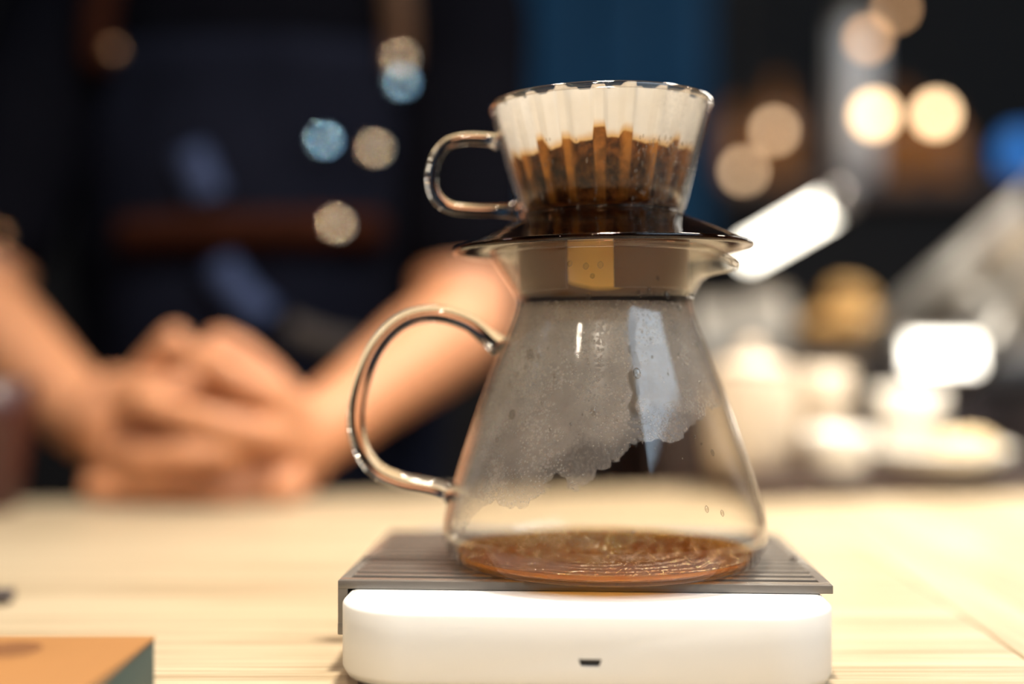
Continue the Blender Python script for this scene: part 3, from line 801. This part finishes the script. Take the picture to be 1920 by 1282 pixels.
# polished rivets on the apron that catch the lamps
lampH = Vector((0.055, 0.40, 0.95)) - O; camL = Vector((0, 0, EYE)) - O
for x, y, k in ((610, 268, 1), (701, 278, 0), (635, 425, 0), (747, 106, 0), (750, 152, 1), (214, 95, 2), (5, 545, 2)):
    p_, f_ = apron_pt(x, y)
    if x < 100: p_ = eL.lerp(sL, .2) + Vector((.03, -.042, 0))
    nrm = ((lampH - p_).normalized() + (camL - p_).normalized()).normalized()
    r = 0.0058
    o = lathe('rivet', [(0, 0.0026), (r * .6, 0.0024), (r, 0.0018), (r, -0.004), (0, -0.004)], M[('steel_rivet', 'blue_rivet', 'dull_rivet')[k]], ap, segs=20)
    auto(o, 20); o.location = p_ + Vector((0, -.022 if y in (425, 106, 152, 95) else -.010, 0)); o.rotation_euler = nrm.to_track_quat('Z', 'Y').to_euler()
# trousers and shoes
bm = bmesh.new()
lump(bm, (0, 0, .76), .1, (1.65, 1.1, .9), sub=3)
for s in (-1, 1): limb(bm, [(s * .085, 0, .74), (s * .095, -.01, .42), (s * .10, .02, .07)], [.085, .062, .05])
fused('trousers', bm, 0.012, M['trouser'], pe, 3)
for s in (-1, 1):
    bm = bmesh.new(); limb(bm, [(s * .10, .03, .04), (s * .105, -.08, .035), (s * .11, -.17, .028)], [.04, .04, .03])
    for v in bm.verts: v.co.z = max(0.0, v.co.z)
    fused('shoe', bm, 0.008, M['black'], pe, 2)

# ------------------------------------------------------------------ right background: plates, cups, counter, machine, lamps
M['china'] = pbr('white_china', (0.82, 0.78, 0.70), 0.25, var=0.02)
M['cream_jar'] = pbr('cream_stoneware', (0.66, 0.55, 0.42), 0.4, var=0.1, vscale=20)
M['pastry'] = pbr('golden_pastry', (0.72, 0.42, 0.14), 0.55, var=0.3, vscale=60, bump=0.002)
M['steel'] = pbr('brushed_steel', (0.62, 0.60, 0.57), 0.36, metal=0.55, var=0.05)
M['dark_steel'] = pbr('dark_steel', (0.16, 0.15, 0.15), 0.4, metal=0.6)
M['dark_wood'] = pbr('dark_wood', (0.045, 0.022, 0.014), 0.5, var=0.3)
M['amber'] = pbr('amber_bottle', (0.28, 0.12, 0.035), 0.2, var=0.2)
M['blue_glow'] = pbr('blue_lamp', (0.05, 0.2, 0.5), 0.4, emit=(0.02, 0.16, 0.55), strength=0.9)
M['led'] = pbr('lit_tube', (0.9, 0.9, 0.85), 0.4, emit=(1.0, 0.93, 0.78), strength=9.0)
M['led2'] = pbr('lit_display', (0.9, 0.9, 0.85), 0.4, emit=(1.0, 0.93, 0.80), strength=7.0)
M['bulb'] = pbr('lit_bulb', (0.9, 0.7, 0.5), 0.3, emit=(1.0, 0.66, 0.36), strength=11.0)
M['bulb_soft'] = pbr('soft_bulb', (0.9, 0.6, 0.4), 0.3, emit=(1.0, 0.66, 0.38), strength=6.5)
M['bulb_dim'] = pbr('dim_bulb', (0.9, 0.6, 0.4), 0.3, emit=(1.0, 0.55, 0.26), strength=5.0)
M['grey_cloth'] = pbr('pale_grey_cloth', (0.66, 0.70, 0.76), 0.9, var=0.1)

def plate(loc, r, label, grp=None):
    o = lathe('plate', [(0, 0.002), (r * .55, 0.002), (r * .62, 0), (r * .66, 0.003), (r * .98, 0.016), (r, 0.018), (r * .97, 0.020), (r * .62, 0.008), (0, 0.006)], M['china'], None, segs=64)
    o.location = loc; return tag(o, label, 'plate', grp)
tr_ = empty('serving_board', (0.268, 0.920, 0), R(12), 'dark wooden serving board under the white plate and jar', 'board')
box('slab', -0.122, 0.122, -0.055, 0.052, 0.0, 0.012, M['dark_wood'], tr_, bev=0.003)
TBZ = 0.0122
pl_c = (0.318, 0.928, TBZ); plate(pl_c, 0.058, 'white plate holding a cup and bun on the dark serving board')
def bun(name, c, r, sc_, label, group=None, m=None):
    bm = bmesh.new(); lump(bm, (0, 0, 0), r, sc_, sub=3)
    for v in bm.verts: v.co += v.co.normalized() * noise.noise(v.co * 60 + Vector(c) * 9) * r * .18
    zmin = min(v.co.z for v in bm.verts)
    for v in bm.verts: v.co.z -= zmin
    me = bpy.data.meshes.new(name); bm.to_mesh(me); bm.free()
    o = link(name, me, m or M['pastry']); o.location = c; return tag(o, label, 'pastry', group)
M['pale_bun'] = pbr('pale_bun', (0.80, 0.62, 0.36), 0.6, var=0.2, vscale=60, bump=0.002)
bun('bun', (pl_c[0] + .020, pl_c[1] - .016, TBZ + .0065), .017, (1.3, 1, .75), 'pale bun at the front of the white plate', None, M['pale_bun'])
cup_thing('coffee_cup', (pl_c[0] - .012, pl_c[1] + .016, TBZ + .0064), 0.027, 0.056, M['china'], 'tall white cup standing on the white plate', 'cup', rz_=R(100))
cup_thing('tea_bowl', (0.236, 0.886, TBZ), 0.0255, 0.034, M['china'], 'low white bowl at the near left of the serving board', 'bowl', handle=False)
cup_thing('sugar_pot', (0.243, 0.9565, TBZ), 0.0215, 0.078, M['cream_jar'], 'slim cream pot between the stoneware jar and the white plate', 'pot', handle=False, taper=0.9)
jar = empty('stoneware_jar', (0.178, 0.912, TBZ), 0, 'cream stoneware jar standing to the right of the carafe', 'jar')
jp = [(0, 0), (.026, 0), (.031, .006), (.034, .03), (.034, .06), (.031, .072), (.029, .078), (.027, .078), (.030, .06), (0, .05)]
lathe('pot', jp, M['cream_jar'], jar, segs=48)
lathe('lid', [(0, .100), (.006, .099), (.009, .094), (.006, .088), (.020, .085), (.031, .079), (.031, .0775), (0, .0775)], M['cream_jar'], jar, segs=48)

# back counter
CZ = 0.095
cn = empty('back_counter', (0.62, 1.62, -0.9), 0, 'dark back counter with steel worktop behind the table on the right', 'counter')
box('worktop', -0.47, 0.75, -0.25, 0.25, CZ + 0.9 - 0.03, CZ + 0.9, M['dark_steel'], cn, bev=0.003)
for i in range(3):
    x0 = -0.46 + i * 0.40
    box('carcass', x0, x0 + 0.398, -0.225, 0.24, 0.08, CZ + 0.9 - 0.031, M['black'], cn)
    d_ = box('door', x0 + .004, x0 + .394, -0.243, -0.226, 0.09, CZ + 0.9 - 0.04, M['dark_wood'], cn, bev=0.003)
    tube('handle', [Vector((x0 + .35, -.262, .74)), Vector((x0 + .35, -.262, .86))], 0.006, M['steel'], d_, segs=10)
box('plinth', -0.45, 0.73, -0.2, 0.23, 0.0, 0.08, M['black'], cn)
# basket of buns
c2 = P(1592, 0, 1.46); bk = empty('bread_basket', (c2.x, 1.46, CZ), 0, 'tan bread basket on the back counter', 'basket')
M['wicker'] = pbr('wicker', (0.52, 0.33, 0.15), 0.7, var=0.4, vscale=120, bump=0.003)
lathe('bowl', [(0, 0), (.045, 0), (.062, .032), (.065, .035), (.061, .036), (.043, .006), (0, .004)], M['wicker'], bk, segs=40)
for k, (dx, dy, dzz) in enumerate(((-.027, .006, .012), (.027, .008, .012), (0, -.028, .016), (0.0, .008, .046))):
    bun('bread_roll', (c2.x + dx, 1.46 + dy, CZ + dzz), .026, (1.0, 1, .8), ['golden bread roll at the left in the basket', 'golden bread roll at the right in the basket', 'golden bread roll at the front in the basket', 'golden bread roll on top of the heap in the basket'][k], 'bread rolls in the basket')
# paper bags of beans
M['paper_bag'] = pbr('pale_paper', (0.52, 0.47, 0.40), 0.7, var=0.1)
for x, hh, lb in ((1336, .060, 'pale paper coffee bag on the back counter beside the carafe'), (1434, .072, 'pale paper coffee bag next to the bread basket')):
    c2 = P(x, 0, 1.5); e = empty('coffee_bag', (c2.x, 1.5, CZ), R(5), lb, 'bag', 'coffee bags')
    V = []
    for z, hx, hy in ((0, .027, .020), (hh * .5, .029, .022), (hh * .85, .027, .012), (hh, .026, .003)): V += [(-hx, -hy, z), (hx, -hy, z), (hx, hy, z), (-hx, hy, z)]
    Fc = [(3, 2, 1, 0), (12, 13, 14, 15)] + [(4 * i + k, 4 * i + (k + 1) % 4, 4 * i + 4 + (k + 1) % 4, 4 * i + 4 + k) for i in range(3) for k in range(4)]
    mesh('pouch', V, Fc, M['paper_bag'], e, smooth=False)
    box('folded_top', -.027, .027, -.005, .005, hh - .004, hh + .008, M['cream_jar'], e, bev=.001)
# low steel knock box with its rubber bar, and a steel milk pitcher
em = empty('knock_box', (0.60, 1.50, CZ), R(-20), 'low brushed steel knock box on the back counter at the right', 'box')
for nm, b_ in (('front_panel', (-.09, .09, -.07, -.066)), ('rear_panel', (-.09, .09, .066, .07)), ('side_panel', (-.09, -.086, -.066, .066)), ('side_panel', (.086, .09, -.066, .066))):
    box(nm, *b_, 0.004, .085, M['steel'], em, bev=.001)
box('bottom_panel', -.09, .09, -.07, .07, 0, .004, M['steel'], em)
tube('knock_bar', [Vector((-.088, 0, .075)), Vector((.088, 0, .075))], .010, M['black'], em, segs=16)
mp = empty('milk_pitcher', (0.80, 1.47, CZ), R(200), 'steel milk pitcher beside the knock box', 'pitcher')
lathe('vessel', [(0, 0), (.040, 0), (.044, .004), (.044, .03), (.034, .08), (.037, .10), (.035, .10), (.032, .08), (.042, .03), (0, .004)], M['steel'], mp, segs=40)
tube('handle', spline([Vector((.034, 0, .09)), Vector((.065, 0, .085)), Vector((.07, 0, .05)), Vector((.043, 0, .03))], 6), .004, M['steel'], mp, segs=10)

# steel pipes rising to the right, a small glowing panel and a glowing tube
def bar(name, a, b, r, m, label, cat):
    d = (b - a).normalized(); e = empty(name, a, 0, label, cat)
    tube('tube', [Vector((0, 0, 0)), b - a], r, m, e, segs=20); return e
a, b = P(1405, 474, 1.30), P(1562, 384, 1.12)
tl = bar('tube_lamp', a, b, 0.012, M['led'], 'glowing white tube lamp slanting up beside the dripper brim', 'lamp')  # emissive tube that makes the bright slanting streak
d = (b - a).normalized()
tube('end_cap', [-d * .02, d * .001], .0125, M['dark_steel'], tl, segs=20); tube('end_cap', [b - a - d * .001, b - a + d * .02], .0125, M['dark_steel'], tl, segs=20)
for k in (0.0, 1.0): q = (b - a) * k + d * (-.01 if k == 0 else .01); tube('hanger', [q, q + Vector((0, 0, 2.2 - a.z - q.z))], .0012, M['black'], tl, segs=6)
wl = P(1768, 664, 1.12)
wk = empty('work_lamp', (wl.x, 1.12, 0), 0, 'small glowing rectangular work lamp on a stand at the right', 'lamp')
box('housing', -.036, .036, 0.0, .02, wl.z - .018, wl.z + .018, M['steel'], wk, bev=.003)
box('diffuser', -.032, .032, -.002, .001, wl.z - .014, wl.z + .014, M['led2'], wk, bev=.001)  # emissive face that makes the bright rectangular spot
wk.location = (wl.x, 1.12, -0.0)
tube('stem', [Vector((0, .012, -0.885)), Vector((0, .012, wl.z - .016))], .006, M['steel'], wk, segs=10)
lathe('base', [(0, -.88), (.02, -.882), (.10, -.888), (.11, -.9), (0, -.9)], M['black'], wk, segs=32).location.y = .012
wk.location.z = 0.0
ARM = [((1672, 640, 1.30), (2020, 358, 0.97), .030, 'broad brushed steel pipe rising to the right above the work lamp'), ((1782, 716, 1.26), (2050, 420, 0.92), .018, 'narrow brushed steel pipe at the right edge')]
for a_, b_, r_, lb in ARM:
    a, b = P(*a_), P(*b_); e = bar('steel_pipe', a, b, r_, M['steel'], lb, 'pipe')
    q = Vector((a.x + .01, 1.385, min(a.z, CZ - .015) if a.z < CZ else CZ + .004)) - a
    tube('bracket', [Vector((0, 0, 0)), q], .008, M['dark_steel'], e, segs=10)
    d = (b - a).normalized(); tube('collar', [b - a - d * .02, b - a + d * .01], r_ * 1.15, M['dark_steel'], e, segs=20)
# shelf with bottles on the back wall
SZ = 0.104 - (345 - 657) / 2300 * 2.3
sh = empty('wall_shelf', (0.95, 2.34, SZ - .03), 0, 'dark wooden bottle shelf high on the right', 'shelf')
box('plank', -.55, .75, -.10, .10, 0, .03, M['dark_wood'], sh, bev=.003)
for x in (-.45, .62): box('bracket', x, x + .02, -.02, .96, -.10, 0, M['black'], sh)
def bottle(x, d, h, r, m, label, z=None):
    p_ = P(x, 0, d); e = empty('bottle', (p_.x, d, SZ), 0, label, 'bottle', 'bottles on the high shelf')
    lathe('glass', [(0, 0), (r * .9, 0), (r, .006), (r, h * .55), (r * .8, h * .65), (r * .35, h * .75), (r * .33, h * .93), (0, h * .93)], m, e, segs=32)
    lathe('cap', [(0, h), (r * .38, h), (r * .38, h * .9), (0, h * .9)], M['black'], e, segs=20)
for i, (x, h, r, mm, lb) in enumerate(((1378, .17, .034, 'amber', 'short amber bottle at the left end of the shelf'), (1455, .22, .034, 'amber', 'taller amber bottle second from the left on the shelf'), (1526, .20, .028, 'dark_wood', 'dark brown bottle left of the pale canister'), (1690, .20, .036, 'amber', 'amber bottle right of the pale canister'), (1772, .16, .038, 'amber', 'squat amber bottle at the right end of the shelf'))):
    bottle(x, 2.32, h, r, M[mm], lb)
# pale tall canister
p_ = P(1603, 0, 2.30); e = empty('tall_canister', (p_.x, 2.30, SZ), 0, 'tall pale grey canister in the middle of the bottle shelf', 'canister')
lathe('drum', [(0, 0), (.036, 0), (.04, .004), (.04, .29), (.036, .30), (0, .30)], M['grey_cloth'], e, segs=32)
lathe('lid', [(0, .312), (.034, .312), (.041, .306), (.041, .29), (0, .29)], M['steel'], e, segs=32)
# hanging bulbs
BULBS = [(1395, 320, 2.05, 'bulb_soft', .0115, 'warm glowing bulb hanging lowest, just right of the glass dripper'), (1452, 245, 2.2, 'bulb_soft', .0115, 'warm glowing bulb second from the dripper rim'),
         (1640, 215, 2.15, 'bulb', .018, 'bright warm bulb right of the pale canister'), (1755, 214, 2.2, 'bulb', .017, 'bright warm bulb at the far right of the row'),
         (1628, 73, 2.05, 'bulb_dim', .012, 'dim orange bulb hanging high on the right'), (1680, 16, 2.3, 'bulb_dim', .011, 'dim orange bulb cut by the top of the picture')]
for x, y, d, mm, r, lb in BULBS:
    p_ = P(x, y, d); e = empty('pendant_bulb', p_, 0, lb, 'bulb', 'small bulbs on wires')
    lathe('globe', [(0, -r)] + [(r * math.cos(R(k)), r * math.sin(R(k))) for k in range(-75, 61, 15)] + [(r * .4, r * 1.0)], M[mm], e, segs=24)
    lathe('socket', [(0, r * .8), (r * .5, r * .8), (r * .5, r * 2.0), (0, r * 2.0)], M['black'], e, segs=16)
    tube('wire', [Vector((0, 0, r * 1.9)), Vector((0, 0, 2.2 - p_.z))], .0012, M['black'], e, segs=6)
# blue lamp at the right edge
p_ = P(1912, 290, 2.32); e = empty('blue_lamp', (p_.x, 2.32, SZ + .015), 0, 'small blue glowing lamp at the right edge', 'lamp')
lathe('shade', [(0, .085), (.02, .083), (.034, .065), (.038, .04), (.034, .02), (.02, .012)], M['blue_glow'], e, segs=32)
lathe('stand', [(0, .03), (.008, .03), (.008, -.010), (.03, -.012), (.03, -.015), (0, -.015)], M['black'], e, segs=24)
